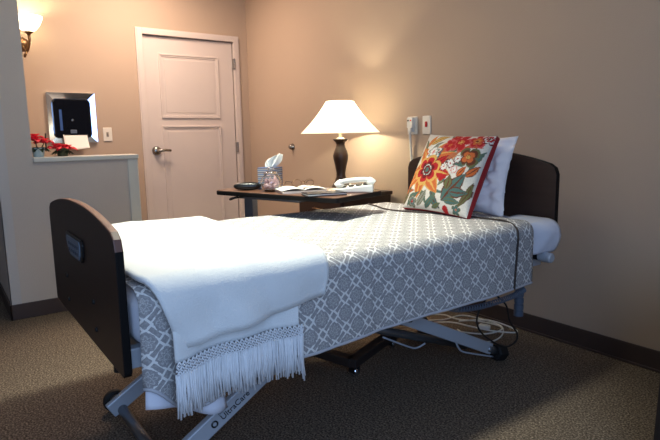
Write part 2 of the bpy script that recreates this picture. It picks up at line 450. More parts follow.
# ------------------------------------------------------------------ flowers on the knee wall
def petal(bm, c, ang, tilt, L_, w_, curl=.3):
    c = Vector(c); d = Vector((math.cos(ang)*math.cos(tilt), math.sin(ang)*math.cos(tilt), math.sin(tilt)))
    s = Vector((-math.sin(ang), math.cos(ang), 0)); u = s.cross(d)*-1
    rows = []
    for k, (t_, w2) in enumerate(((0, .25), (.25, .85), (.5, 1), (.75, .7), (1, .05))):
        q = c+d*(L_*t_)-Vector((0, 0, 1))*(curl*L_*t_*t_)
        rows.append([bm.verts.new(q+s*(w_*w2*e)+u*(.012*(abs(e) > 0)*w2)) for e in (-.5, 0, .5)])
    for a, b_ in zip(rows, rows[1:]):
        for k in range(2): bm.faces.new((a[k], a[k+1], b_[k+1], b_[k]))
def poinsettia(loc, label, heads, tall, stick, potm):
    t = thing('poinsettia', label, 'potted flower', loc, 'red poinsettias on the half wall')
    L0 = Vector(loc)
    bm = bmesh.new(); lathe(bm, [(.030, 0), (.040, .055), (.043, .058), (.038, .06), (.0, .056)], L0, 20)
    obj('pot', bm, potm, t, auto=40)
    bm = bmesh.new()
    for k in range(9):
        petal(bm, L0+Vector((0, 0, tall*.55)), k*2*PI/9+.2, .25, .075, .04, .5)
    for hx, hy_, hz_ in heads: tube(bm, [L0+Vector((0, 0, .05)), L0+Vector((hx*.5, hy_*.5, hz_*.6)), L0+Vector((hx, hy_, hz_))], .003, 6)
    obj('foliage', bm, M_leaf, t, solid=.001)
    for hx, hy_, hz_ in heads:
        bm = bmesh.new()
        for k in range(7): petal(bm, L0+Vector((hx, hy_, hz_)), k*2*PI/7+random.random()*.4, .35+.2*random.random(), .080, .052, .45)
        for k in range(5): petal(bm, L0+Vector((hx, hy_, hz_+.006)), k*2*PI/5+random.random()*.4, .8, .05, .038, .2)
        fl = obj('flower_head', bm, M_redpet, t, solid=.001)
    if stick:
        bm = bmesh.new(); tube(bm, [L0+Vector((.0, .045, .04)), L0+Vector((.0, .05, .15))], .0045, 8)
        obj('plant_stake', bm, M_black, t)
zc = 1.016
poinsettia((1.10, -2.10, zc), 'taller red poinsettia in white pot at the left end of half wall ledge', [(.02, -.015, .10), (.0, .035, .085), (-.03, -.01, .115)], .09, True, mat('pale teal pot wrap', (196, 214, 212), .5))
poinsettia((1.075, -1.955, zc-.0), 'low red poinsettia nearer the dispenser on half wall ledge', [(.02, .0, .045), (-.01, .03, .04), (.02, -.04, .05)], .05, False, mat('olive pot', (92, 92, 60), .6))

# ------------------------------------------------------------------ fittings on the bed wall
t = plate('wall_outlet', 'white wall outlet with plugged in adapter and hanging white lead left of red switch', 'outlet', x=2.344, z=1.177, w=.09, h_=.118)
bm = bmesh.new(); box(bm, 2.318, 2.372, -.034, -.006, 1.16, 1.23); obj('adapter', bm, M_white, t, bevel=.004)
for x in (2.332, 2.356): obj('indicator', B(x-.006, x+.006, -.037, -.033, 1.205, 1.215), M_redlamp if x > 2.34 else M_black, t)
bm = bmesh.new(); tube(bm, cat_rom([(2.344, -.02, 1.175), (2.344, -.03, 1.13), (2.342, -.02, 1.05), (2.346, -.016, .95), (2.34, -.014, .80)], 6), .008, 8)
box(bm, 2.330, 2.358, -.036, -.008, 1.135, 1.168)
p = obj('cable', bm, M_white, t, smooth=False)
t = plate('call_switch', 'white switch plate with red button on wall beside the outlet', 'wall switch', x=2.475, z=1.177)
obj('button', B(2.466, 2.484, -.014, -.006, 1.165, 1.20), M_redlamp, t, bevel=.003)
bm = bmesh.new(); lathe(bm, [(.030, 0), (.032, -.006), (.024, -.012), (.022, -.028), (.016, -.036), (.0, -.038)], (.811, 0, 1.023), 24, 'Y')
t = obj('door_bumper', bm, M_nick, None, smooth=True)
tag(t, 'round metal door bumper on the orange wall above the overbed table', 'door stop')

# ------------------------------------------------------------------ bedside chest + lamp
CZ = .725
t = thing('bedside_chest', 'dark wood bedside chest against the wall behind the overbed table', 'nightstand', (1.88, -.23, 0))
cx0, cx1, cy0, cy1 = 1.60, 2.155, -.45, -.03
obj('carcass', B(cx0, cx1, cy0, cy1, .08, CZ-.028), M_darkwood, t, bevel=.003)
obj('top', B(cx0-.018, cx1+.018, cy0-.018, cy1+.005, CZ-.028, CZ), M_darkwood, t, bevel=.006)
obj('plinth', B(cx0+.02, cx1-.02, cy0+.03, cy1, 0, .08), M_darkwood, t)
for i in range(3):
    z0 = .10+i*.205
    d = obj('drawer', B(cx0+.02, cx1-.02, cy0-.016, cy0, z0, z0+.195), M_darkwood, t, bevel=.004)
    for x in ((cx0+cx1)/2,):
        bm = bmesh.new(); tube(bm, [(x-.05, cy0-.014, z0+.1), (x-.045, cy0-.04, z0+.1), (x+.045, cy0-.04, z0+.1), (x+.05, cy0-.014, z0+.1)], .005, 8)
        obj('pull', bm, M_brass, d, smooth=True)

LX, LY = 1.945, -.315
t = thing('table_lamp', 'lit table lamp with cream coolie shade and dark turned wood base', 'lamp', (LX, LY, CZ))
bm = bmesh.new()
lathe(bm, [(.0, -.02), (.078, -.02), (.080, -.006), (.070, .008), (.060, .03), (.044, .055), (.034, .085), (.032, .11), (.040, .16), (.051, .205), (.054, .232), (.047, .262), (.034, .292), (.030, .31), (.036, .326), (.052, .342), (.054, .350), (.0, .352)], (LX, LY, .745), 32)
obj('base', bm, M_lampwood, t, smooth=True)
bm = bmesh.new(); lathe(bm, [(.030, .350), (.022, .358), (.013, .362), (.012, .40), (.016, .402), (.016, .44), (.0, .442)], (LX, LY, .745), 16)
obj('socket', bm, M_cream, t, auto=40)
SZ0, SZ1 = 1.136, 1.354
bm = bmesh.new()
nn = 48; ra, rb = .277, .094
rings = []
for k in range(9):
    f = k/8; r = ra+(rb-ra)*f-.012*math.sin(f*PI)
    rings.append([bm.verts.new((LX+(r+.0015*(j % 2))*math.cos(2*PI*j/nn), LY+min(1, .30/ra)*(r+.0015*(j % 2))*math.sin(2*PI*j/nn), SZ0+(SZ1-SZ0)*f)) for j in range(nn)])
for a, b_ in zip(rings, rings[1:]):
    for j in range(nn): bm.faces.new((a[j], a[(j+1) % nn], b_[(j+1) % nn], b_[j]))
obj('lamp_shade', bm, M_shade, t, smooth=True)
bm = bmesh.new()
for a in (0, PI):
    c, s = math.cos(a+.9), math.sin(a+.9)
    tube(bm, cat_rom([(LX, LY, SZ0+.05), (LX+.05*c, LY+.05*s, SZ0+.10), (LX+.055*c, LY+.055*s, SZ0+.18), (LX, LY, SZ1+.002)], 6), .0028, 6)
    tube(bm, [(LX, LY, SZ1), (LX+rb*c, LY+rb*s, SZ1-.003)], .002, 6)
obj('harp', bm, M_nick, t, smooth=True)

# ------------------------------------------------------------------ hospital bed
BX0, BX1, YF, YH = 2.576, 3.582, -2.29, -.27
bed = thing('hospital_bed', 'adjustable hospital bed with dark walnut boards and silver folding legs', 'bed', (3.08, -1.28, 0))
def board_poly(zc_, ze, zb, BX1=BX1, n=18):
    W = BX1-BX0; pts = []
    # arched top, rounded shoulders
    for k in range(n+1):
        u = k/n; x = BX0+.04+(W-.08)*u
        e = 2*u-1
        pts.append((x, zc_-(zc_-ze)*(abs(e)**2.2)*.62))
    top_l = pts[0]; top_r = pts[-1]
    right = [(BX1-.012, top_r[1]-.018), (BX1, top_r[1]-.05), (BX1, zb+.012), (BX1-.012, zb)]
    left = [(BX0+.012, zb), (BX0, zb+.012), (BX0, top_l[1]-.05), (BX0+.012, top_l[1]-.018)]
    return pts+right+left
def board(name, poly, y0, y1):
    bm = bmesh.new(); prism_xz(bm, poly, y0, y1)
    for f in bm.faces: f.material_index = 1 if abs(f.normal.y) < .5 else 0
    bm.normal_update()
    for f in bm.faces: f.material_index = 1 if abs(f.normal.y) < .5 else 0
    return obj(name, bm, [M_board, M_edge], bed, bevel=.004)
board('headboard', board_poly(1.03, .93, .575), YH, YH+.03)
fb = board('footboard', board_poly(.918, .845, .464, 3.566), YF, YF+.024)
fb.data.materials.append(mat('rosewood edge band', (104, 70, 60), .4))
for p in fb.data.polygons:
    if p.normal.z > .35: p.material_index = 2
# handle recess with control panel
def dpoly(s=1.0, cx=3.062, cz=.765):
    p = [(2.945, .800), (3.180, .800), (3.192, .785), (3.188, .745), (3.165, .722), (3.00, .722), (2.958, .738), (2.935, .775), (2.935, .792)]
    return [(cx+(x-cx)*s, cz+(z-cz)*s) for x, z in p]
bm = bmesh.new(); prism_xz(bm, dpoly(), YF-.008, YF+.001)
bz = obj('handle_bezel', bm, M_black, fb, bevel=.003)
bm = bmesh.new(); prism_xz(bm, dpoly(.80, cx=3.075, cz=.757), YF-.0105, YF-.004)
p = obj('control_panel', bm, mat('grey control label', (112, 124, 140), .4), bz.parent)
bm = bmesh.new()
for k in range(5):
    for j in range(2): box(bm, 2.995+.033*k, 3.013+.033*k, YF-.0125, YF-.010, .742+.022*j, .752+.022*j)
obj('control_button', bm, mat('dark button icons', (58, 66, 80), .4), fb)
for x, z in ((2.856, .62), (3.267, .616), (2.857, .528), (3.274, .527)):
    bm = bmesh.new(); lathe(bm, [(.0, YF-.006), (.007, YF-.005), (.009, YF)], (x, 0, z), 12, 'Y')
    obj('bolt', bm, M_rubber, fb)
# frame
for x in (2.66, 3.50):
    bm = bmesh.new(); box(bm, x-.02, x+.02, YF+.03, YH, .47, .53); obj('side_rail', bm, M_silver, bed, bevel=.004)
for y in (-2.2, -1.5, -1.1, -.33):
    bm = bmesh.new(); box(bm, 2.68, 3.48, y-.02, y+.02, .475, .525); obj('cross_rail', bm, M_silver, bed, bevel=.004)
bm = bmesh.new(); box(bm, 2.92, 3.22, -1.55, -1.05, .36, .46); obj('motor_box', bm, M_black, bed, bevel=.01)
def bumper(x, y, z, m, ends=True, L_=.07):
    bm = bmesh.new(); lathe(bm, [(.0, -L_/2), (.018, -L_/2), (.024, -L_/2+.006), (.024, L_/2-.006), (.018, L_/2), (.0, L_/2)], (x, y, z), 20, 'X')
    obj('corner_bumper', bm, m, bed, auto=40)
bumper(3.60, -.36, .535, M_silver, L_=.07)
bm = bmesh.new(); lathe(bm, [(.0, -.012), (.02, -.012), (.02, .012), (.0, .012)], (3.55, -.36, .535), 16, 'X'); obj('bumper_cap', bm, M_rubber, bed)
bm = bmesh.new(); lathe(bm, [(.0, -.05), (.05, -.05), (.065, -.03), (.065, .03), (.05, .05), (.0, .05)], (2.62, -2.18, .455), 24, 'X')
obj('corner_bumper', bm, M_rubber, bed, auto=40)
bm = bmesh.new(); tube(bm, [(3.40, -2.262, .475), (3.40, -2.262, .445)], .008, 8); lathe(bm, [(0, -.012), (.016, -.01), (.016, .01), (0, .012)], (3.40, -2.262, .435), 12, 'Z'); obj('lock_knob', bm, M_rubber, bed)
# head-end ribbed post
bm = bmesh.new()
prof = [(.0, .20), (.022, .20)]
z = .20
while z < .50: prof += [(.024, z), (.024, z+.024), (.020, z+.026), (.020, z+.032)]; z += .034
prof += [(.022, .52), (.0, .52)]
lathe(bm, prof, (3.44, -.325, 0), 16); obj('ribbed_post', bm, M_bluegrey, bed, auto=40)
# folding legs
XN, XF = 3.44, 2.90
for x in (XN, XF):
    bm = bmesh.new(); obox(bm, (x, -2.19, .060), (x, -1.46, .500), .026, .062); arm = obj('leg_arm', bm, M_silver, bed, bevel=.005)
    if x == XN:
        # bolts and lettering on the outer face
        d = Vector((0, .73, .44)).normalized(); u = Vector((0, -.44, .73)).normalized()
        def on(s, h_): q = Vector((x+.0135, -2.19, .060))+d*s+u*h_; return q
        bm = bmesh.new(); c = on(.43, .006); lathe(bm, [(0, .010), (.010, .009), (.013, 0)], c, 12, 'X'); obj('bolt', bm, M_black, arm)
        bm = bmesh.new(); c = on(.235, 0); nn2 = 24
        pts = [(c+d*math.cos(2*PI*k/nn2)*.010+u*math.sin(2*PI*k/nn2)*.010+Vector((.0008, 0, 0))) for k in range(nn2+1)]
        tube(bm, pts, .0030, 6, cap=False); obj('logo_ring', bm, M_black, arm)
        for txt, s0, h0, size in (('UltraCare', .262, -.011, .030), ('JOERNS', .262, .014, .012)):
            cu = bpy.data.curves.new('lettering', 'FONT'); cu.body = txt; cu.size = size; cu.extrude = .0006
            tmp = bpy.data.objects.new('tmp', cu); COL.objects.link(tmp)
            bpy.context.view_layer.update()
            me = bpy.data.meshes.new_from_object(tmp.evaluated_get(bpy.context.evaluated_depsgraph_get()))
            bpy.data.objects.remove(tmp)
            M = Matrix((d, u, Vector((1, 0, 0)))).transposed().to_4x4(); M.translation = on(s0, h0)+Vector((.001, 0, 0))
            me.transform(M); me.materials.clear(); me.materials.append(M_black)
            lo = bpy.data.objects.new('lettering', me); COL.objects.link(lo); lo.parent = arm; lo.matrix_parent_inverse = arm.matrix_basis.inverted()
    bm = bmesh.new(); obox(bm, (x, -.545, .078), (x, -1.42, .500), .026, .056); arm = obj('leg_arm', bm, M_silver, bed, bevel=.005)
    if x == XN:
        bm = bmesh.new(); lathe(bm, [(0, .012), (.010, .011), (.014, 0)], (x+.013, -1.10, .350), 12, 'X'); lathe(bm, [(0, .006), (.006, .016), (.012, 0)], (x+.013, -1.115, .357), 12, 'X'); obj('bolt', bm, M_black, arm)
    # inner round push tubes
    xi = x-.10
    bm = bmesh.new(); tube(bm, [(xi, -.60, .075), (xi, -1.36, .36)], .019, 12); obj('push_tube', bm, M_steel, bed, smooth=True)
    bm = bmesh.new(); tube(bm, [(x, -.50, .052), (x, -.57, .088)], .020, 12); obj('leg_tip', bm, M_steel, bed, smooth=True)
    bm = bmesh.new(); lathe(bm, [(0, -.034), (.036, -.034), (.042, -.026), (.042, .026), (.036, .034), (0, .034)], (0, 0, 0), 6, 'Y')
    bmesh.ops.transform(bm, matrix=Matrix.Translation((x, -.475, .045)) @ Matrix.Rotation(math.radians(-12), 4, 'X'), verts=bm.verts)
    bmesh.ops.transform(bm, matrix=Matrix.Translation((0, 0, -min(v.co.z for v in bm.verts)+.0005)), verts=bm.verts)
    obj('rubber_foot', bm, M_rubber, bed, bevel=.004)
    bm = bmesh.new(); tube(bm, cat_rom([(xi, -1.15, .25), (xi, -.99, .165), (xi, -.94, .15), (xi+.02, -.91, .17)], 5), .0045, 6)
    tube(bm, cat_rom([(x+.004, -.80, .175), (x+.006, -.765, .125), (x+.004, -.68, .088), (x, -.52, .030)], 5), .0045, 6)
    obj('brace_wire', bm, M_silver, bed, smooth=True)
bm = bmesh.new(); tube(bm, [(XF+.013, -.575, .09), (XN-.013, -.575, .09)], .016, 12); obj('floor_bar', bm, M_steel, bed, smooth=True)
bm = bmesh.new(); tube(bm, [(2.79, -2.145, .058), (3.52, -2.145, .058)], .020, 14); obj('floor_bar', bm, M_steel, bed, smooth=True)
for x in (2.785, 3.535):
    bm = bmesh.new(); lathe(bm, [(.0, -.016), (.034, -.016), (.044, -.010), (.046, 0), (.044, .010), (.034, .016), (.0, .016)], (x, -2.145, .0465), 24, 'X')
    obj('wheel', bm, M_rubber, bed, auto=40)

# ------------------------------------------------------------------ mattress
MX0, MX1, MY0, MY1, MT = 2.585, 3.575, -2.25, -.275, .700
def rbox(x0, x1, y0, y1, z0, z1):
    bm = bmesh.new(); box(bm, x0, x1, y0, y1, z0, z1); return bm
t = obj('mattress', rbox(MX0, MX1, MY0, MY1, .535, MT), M_sheet, None, bevel=.05, seg=5)
for p in t.data.polygons: p.use_smooth = True
tag(t, 'mattress under the bedspread, covered in plain white sheet at the headboard end', 'mattress')
# fitted sheet swelling past the cover at the head corner
bm = bmesh.new()
def sheetfn(u, v):
    # v along Y head end, u across over the near edge
    y = -.60+v*.320
    s = u*.335
    bulge = .034*smooth01((v-.42)/.4)
    if s < .16: x = 3.40+s; z = MT+.004+.004*math.sin(v*9)
    else:
        a = min((s-.16)/.05*.9, PI/2)
        x = 3.56+math.sin(a)*(.026+bulge); z = MT+.004-(1-math.cos(a))*(.06)
        if s > .16+.05*PI/2/.9:
            r = s-.16-.0873; z = MT+.004-.06-r; x = 3.56+.026+bulge*(1-.75*(r/.09)**2)+.004*math.sin(v*20+r*30)
    return (x, y, z)
grid(bm, 30, 16, sheetfn)
t = obj('fitted_sheet', bm, M_sheet, None, smooth=True, solid=.003)
tag(t, 'white sheet bulging over the mattress edge beside the headboard', 'sheet')

# ------------------------------------------------------------------ bedspread
CY0, CY1 = -2.248, -.47
TOPZ = .712
def cover_profile(y, far_z, near_z, inset=0.0):
    """returns list of (x, z, s) points far hem -> near hem for a slice at y"""
    pts = []
    xa, xb, r = 2.552, 3.600, .045
    pts.append((xa, far_z)); pts.append((xa, TOPZ-r))
    for k in range(1, 6): a = PI/2*k/6; pts.append((xa+r-r*math.cos(a), TOPZ-r+r*math.sin(a)))
    for k in range(0, 17): pts.append((xa+r+(xb-xa-2*r)*k/16, TOPZ))
    for k in range(1, 6): a = PI/2*k/6; pts.append((xb-r+r*math.sin(a), TOPZ-r+r*math.cos(a)))
    nn = 14
    for k in range(nn+1): pts.append((xb, TOPZ-r+(near_z-TOPZ+r)*k/nn))
    return pts
def hem(y):
    # near side hem height
    z = .418+.012*math.sin((y+1.2)*2.0)
    if y < -1.9: z -= .075*smooth01((-1.9-y)/.22)
    if y < -2.14: z += .10*smooth01((-2.12-y)/.12)
    return z
NY = 110
slices = []
for j in range(NY+1):
    y = CY0+(CY1-CY0)*j/NY
    pr = cover_profile(y, .46, hem(y))
    row = []
    s = 0
    for i, (x, z) in enumerate(pr):
        if i: s += math.hypot(x-pr[i-1][0], z-pr[i-1][1])
        topw = 1 if abs(z-TOPZ) < 1e-4 else 0
        yy = y
        if topw: z += .005*fbm(x*3.0, y*3.0)+.004*math.sin((x-2.55)*3)
        elif x > 3.3:
            dz = (TOPZ-z)/.29
            x += dz*(.012*math.sin(y*7+1.0)+.010*fbm(y*6, 2.0)+.012)
            if y < -2.0:
                k = smooth01((-2.0-y)/.2)
                x += k*dz*(.022*math.sin((y+2.25)*38))-k*dz*.012
                yy = y-.0*k
        if y > -.62: # the turned-back band lies a touch higher
            pass
        row.append(((x, yy, z), s))
    slices.append(row)
bm = bmesh.new(); uvl = bm.loops.layers.uv.new('UVMap')
V = [[bm.verts.new(p) for p, s in row] for row in slices]
for j in range(NY):
    for i in range(len(V[0])-1):
        f = bm.faces.new((V[j][i], V[j][i+1], V[j+1][i+1], V[j+1][i]))
        for lp, (a, b_) in zip(f.loops, ((j, i), (j, i+1), (j+1, i+1), (j+1, i))):
            lp[uvl].uv = (slices[a][b_][0][1], slices[a][b_][1])
spread = obj('bedspread', bm, M_damask, None, smooth=True, solid=.004)
tag(spread, 'grey and white damask bedspread draped over the hospital bed', 'bedspread')
# hem binding and dark seam, both sewn to the spread
bm = bmesh.new(); tube(bm, [Vector(row[-1][0])+Vector((.003, 0, .003)) for row in slices], .0055, 8); obj('hem_binding', bm, mat('pale hem', (190, 190, 196), .85), spread, smooth=True)
bm = bmesh.new()
seam = [(2.60, -.555), (2.72, -.60), (2.86, -.645), (3.0, -.64), (3.15, -.58), (3.30, -.53), (3.42, -.515), (3.53, -.52)]
seam = [(x, y-.055) for x, y in seam]
pts = [(x, y, TOPZ+.008+.005*fbm(x*3.0, y*3.0)+.004*math.sin((x-2.55)*3)) for x, y in seam]
for z in (.700, .66, .60, .54, .48, .43):
    dz = (TOPZ-z)/.29; y = -.585-.04*dz
    pts.append(((3.590 if z > .69 else 3.605)+dz*(.012*math.sin(y*7+1.0)+.010*fbm(y*6, 2.0)+.012)+.003, y, z))
tube(bm, cat_rom(pts, 6), .0048, 8); obj('seam_piping', bm, M_taupe, spread, smooth=True)
# white flat sheet hanging out under the spread at the foot corner
bm = bmesh.new()
def fs(u, v):
    y = -2.235+.215*u
    zb = .375-.075*smooth01(u*1.15)
    z = .50+(zb-.50)*v
    return (3.575+.018*v*math.sin(u*9+.5)+.01*v, y+.03*v*(u-.4), z)
grid(bm, 20, 10, fs)
t = obj('flat_sheet', bm, M_sheet, None, smooth=True, solid=.003)
tag(t, 'white sheet corner hanging below the bedspread at foot of bed', 'sheet')

# ------------------------------------------------------------------ throw blanket with fringe
TY0, TY1 = -2.240, -1.635
throw = thing('throw_blanket', 'white plush throw with knotted fringe folded over the foot of the bed', 'blanket', (3.1, -1.94, .72))
def throw_layer(off, ya, yb, hem0, hem1, far_x, thick, nseed, topz):
    bm = bmesh.new(); nu, nv = 64, 40
    r = .055
    xb = 3.618+off
    def fn(u, v):
        y = ya+(yb-ya)*v
        hz_ = hem0+(hem1-hem0)*v
        Ltop = xb-r-far_x; Larc = r*PI/2; Ldrop = topz-r-hz_
        # far side: short fall
        s = u*(Ltop+Larc+Ldrop)
        yy = y
        wr = fbm(y*5+nseed, s*3)*.008
        if s < Ltop:
            x = far_x+s; z = topz+wr+.007*math.sin(y*9+nseed)*math.sin(s*4)
            if x < far_x+.04: z -= .02*(1-(x-far_x)/.04)
        elif s < Ltop+Larc:
            a = (s-Ltop)/r; x = xb-r+r*math.sin(a); z = topz-r+r*math.cos(a)+wr
        else:
            q = s-Ltop-Larc; x = xb+.014*(q/.15)+(.014*math.sin(y*13+q*9+nseed)+.008*math.sin(y*31-q*12+1))*min(1, q/.08)+wr; z = topz-r-q
        if off > 0 and s > Ltop: yy += .075*(1-v)**2*min(1.3, (s-Ltop)/.18)
        # soft rounded right corner
        e = (y-ya)/(yb-ya)
        if e > .93 and s > Ltop: yy -= .015*((e-.93)/.07)**2*min(1, (s-Ltop)/.15)
        return (x, yy, z)
    vs = grid(bm, nu, nv, fn)
    return obj('top_fold' if off > 0 else 'under_fold', bm, M_throw, throw, smooth=True, solid=thick), fn
top, _ = throw_layer(.016, TY0, TY1-.008, .545, .610, 2.535, .016, 1.3, .736)
under, fnu = throw_layer(-.006, -2.175, -1.755, .512, .532, 3.0, .010, 4.1, .722)
# netted knots and hanging strands
bm = bmesh.new(); bmk = bmesh.new()
NS = 58
for k in range(NS+1):
    v = k/NS
    p = Vector(fnu(1.0, v)); p.x += .012
    p.z += .004
    ph = random.uniform(-.004, .004)
    # zigzag net, three rows of knots
    dy = (1/NS)*.46
    rowz = [0, -.013, -.026, -.038]
    if k < NS:
        for r_ in range(3):
            s0 = 1 if (r_+k) % 2 else -1
            a = p+Vector((.002, dy*.5-s0*dy*.5, rowz[r_])); b_ = p+Vector((.003, dy*.5+s0*dy*.5, rowz[r_+1]))
            tube(bmk, [a, (a+b_)/2+Vector((.003, 0, 0)), b_], .0027, 5)
    for r_ in range(1, 4):
        if (r_+k) % 2 == 0:
            c = p+Vector((.004, 0, rowz[r_]))
            lathe(bmk, [(0, -.0045), (.0045, 0), (0, .0045)], c, 6)
    # strands: three per knot
    for q in range(3):
        off = Vector((random.uniform(-.002, .004), (q-1)*dy*.36+random.uniform(-.001, .001), 0))
        a = p+Vector((.003, 0, -.036))+off
        ln = .122+random.uniform(-.018, .012)+(.02 if k in (NS, NS-1) else 0)
        m1 = a+Vector((random.uniform(-.003, .004), random.uniform(-.003, .003), -ln*.5))
        e = a+Vector((random.uniform(-.004, .006), random.uniform(-.006, .006), -ln))
        tube(bm, [a, m1, e], .0030, 5)
obj('fringe', bm, M_fringe, throw, smooth=True)
obj('knotted_netting', bmk, M_fringe, throw, smooth=True)

# ------------------------------------------------------------------ pillows
def pillow_fn(w_, h_, th, pinch=.10, ex=2.2, crease=0.0, seed=0, gus=0.0):
    def fn(side, u, v):
        a, b_ = 2*u-1, 2*v-1
        # pulled-in sides, pointed corners
        x = a*(1-pinch*(1-b_*b_)*abs(a)**2*.0-pinch*.5*(1-b_*b_)*abs(a))*w_/2
        z = b_*(1-pinch*.5*(1-a*a)*abs(b_))*h_/2
        k = max(0, (1-abs(a)**ex))*max(0, (1-abs(b_)**ex))
        y = side*(th/2*k**.55+gus)
        y += side*crease*fbm(a*3.2+seed, b_*3.2+side*3)*k**.3
        return Vector((x, y, z))
    return fn
def place(origin, tilt_back, yaw, roll=0):
    return Matrix.Translation(origin) @ Matrix.Rotation(yaw, 4, 'Z') @ Matrix.Rotation(-tilt_back, 4, 'X') @ Matrix.Rotation(roll, 4, 'Y')

# plain white pillow
fn = pillow_fn(.585, .405, .11, .16, 2.3, .055, 3)
bm = bmesh.new()
for side in (-1, 1): grid(bm, 40, 32, lambda u, v: fn(side, u, v))
bmesh.ops.remove_doubles(bm, verts=bm.verts, dist=1e-5)
Mw = place((3.12, -.385, .905), math.radians(14), 0, math.radians(0))
bmesh.ops.transform(bm, matrix=Mw, verts=bm.verts)
t = obj('white_pillow', bm, M_pillow, None, smooth=True)
tag(t, 'plain white pillow propped on headboard behind the floral cushion', 'pillow')

# floral cushion: drawn per-vertex from flower and leaf shapes
CR, OR, YE, RD, PK, TE, OL, BR, WH, GY, DR = [lin(c) for c in ((232, 226, 216), (214, 112, 62), (226, 176, 96), (190, 40, 44), (214, 92, 92), (84, 116, 112), (112, 112, 74), (110, 62, 46), (240, 238, 232), (150, 150, 140), (120, 26, 34))]
def flower(cx, cy, r, n, rot, cols, inner=.25, sharp=.55):
    def f(x, y):
        dx, dy = x-cx, y-cy; d = math.hypot(dx, dy)/r
        if d > 1.05: return None
        a = math.atan2(dy, dx)-rot
        e = abs(math.cos(a*n/2))
        edge = .42+.58*e**sharp
        if d > edge: return None
        if d < inner*.45: return cols[3]
        if d < inner: return cols[4] if int(d*60) % 2 else cols[3]
        q = d/edge
        if q > .80: return cols[0]
        if q > .55: return cols[1]
        return cols[2]
    return f
def leaf(x0, y0, x1, y1, w_, c1, c2, bend=0.0):
    L_ = math.hypot(x1-x0, y1-y0); ux, uy = (x1-x0)/L_, (y1-y0)/L_
    def f(x, y):
        s = ((x-x0)*ux+(y-y0)*uy)/L_
        if s < 0 or s > 1: return None
        d = -(x-x0)*uy+(y-y0)*ux-bend*math.sin(s*PI)
        h_ = w_*math.sin(PI*min(1, s**.8))
        if abs(d) > h_: return None
        if abs(d) < h_*.14 or abs(d) > h_*.78: return c2
        return c1
    return f
def blob(cx, cy, r, c): return lambda x, y: c if math.hypot(x-cx, y-cy) < r else None
# coordinates: -1..1 left to right, bottom to top as seen from the front
shapes = [
    # stems
    leaf(-.15, -.35, .50, -.55, .035, TE, OL, -.12), leaf(-.55, -.55, -.15, -.95, .06, TE, OL, .08), leaf(-.75, -.62, -.92, -.30, .05, OL, BR, .05),
    leaf(.0, -.3, -.1, -.95, .05, TE, OL, .12), leaf(.15, -.2, .35, -.6, .03, TE, TE, .08),
    # big flower
    leaf(-.42, -.02, -.95, -.12, .15, OR, YE), leaf(-.42, -.02, -.78, .48, .16, OR, YE), leaf(-.38, .0, -.12, .62, .17, OR, YE), leaf(-.36, .0, .22, .36, .17, OR, YE),
    leaf(-.36, -.06, .20, -.12, .17, RD, YE), leaf(-.40, -.08, .02, -.52, .16, OR, YE), leaf(-.45, -.1, -.50, -.66, .15, OR, YE), leaf(-.5, -.05, -.9, -.45, .15, OR, YE),
    leaf(-.38, .02, -.18, .48, .09, TE, RD), leaf(-.36, .0, .12, .28, .08, RD, DR),
    flower(-.42, .34, .20, 7, .3, (WH, GY, WH, PK, WH)),
    flower(-.40, -.06, .34, 6, .4, (YE, RD, DR, TE, WH), .34, .3), blob(-.40, -.06, .09, DR), blob(-.40, -.06, .05, TE),
    # upper left sprig
    leaf(-.62, .62, -.15, .93, .10, YE, OL, .05), leaf(-.72, .55, -.60, .95, .08, OR, YE), leaf(-.7, .5, -.92, .8, .06, OL, GY), leaf(-.5, .55, -.2, .72, .05, GY, OL),
    # red flowers across the top
    flower(.28, .72, .30, 5, .2, (PK, RD, RD, YE, RD)), flower(.02, .62, .20, 5, .9, (PK, RD, RD, OR, RD)), flower(.68, .80, .24, 5, .5, (PK, RD, OR, DR, YE)), flower(.92, .88, .16, 6, .0, (DR, WH, RD, BR, WH)), flower(.05, .90, .14, 5, 1.3, (PK, RD, RD, OR, RD)),
    # brown clover at right
    flower(.66, .34, .28, 4, .8, (OL, BR, OR, YE, BR), .2, .35),
    # small white and red daisies mid
    leaf(.10, .0, .42, .18, .07, TE, GY, .1), leaf(.30, .15, .62, .08, .07, TE, OL, .05), leaf(.1, .22, .42, .52, .05, OR, TE),
    flower(.26, .14, .14, 8, .2, (DR, WH, WH, RD, WH)), flower(.12, .04, .12, 8, .2, (DR, WH, WH, RD, WH)), flower(.42, .26, .12, 8, .5, (DR, WH, WH, RD, WH)), flower(.42, .0, .10, 7, .0, (PK, WH, WH, OR, WH)),
    # berries
    blob(.16, -.24, .085, RD), blob(.22, -.21, .06, RD), blob(.42, -.94, .08, RD),
    # teal scalloped leaf lower right
    leaf(.30, -.78, .78, -.05, .20, TE, BR), leaf(.45, -.55, .92, -.48, .13, TE, BR), leaf(.40, -.5, .36, -.12, .11, OL, BR), leaf(.55, -.15, .70, .12, .09, OR, BR), leaf(.35, -.75, .8, -.72, .09, TE, OL),
    # lower left foliage
    leaf(-.95, -.95, -.72, -.45, .09, OL, BR, .04), leaf(-.80, -.95, -.40, -.62, .08, TE, OL, .05), leaf(-.45, -.95, -.18, -.55, .09, GY, OL), leaf(-.2, -.98, .12, -.62, .08, TE, OL), leaf(-.9, -.7, -.95, -.4, .05, OR, RD), leaf(.02, -.95, .3, -.82, .06, OL, TE),
    flower(-.62, -.86, .15, 5, .2, (OL, GY, TE, RD, GY)), flower(.72, -.9, .13, 5, .2, (OL, TE, TE, OR, GY)),
]
def grow(f, cx, cy, k): return lambda x, y: f(cx+(x-cx)/k, cy+(y-cy)/k)
for i_ in range(5, 19): shapes[i_] = grow(shapes[i_], -.52, -.02, 1.22)
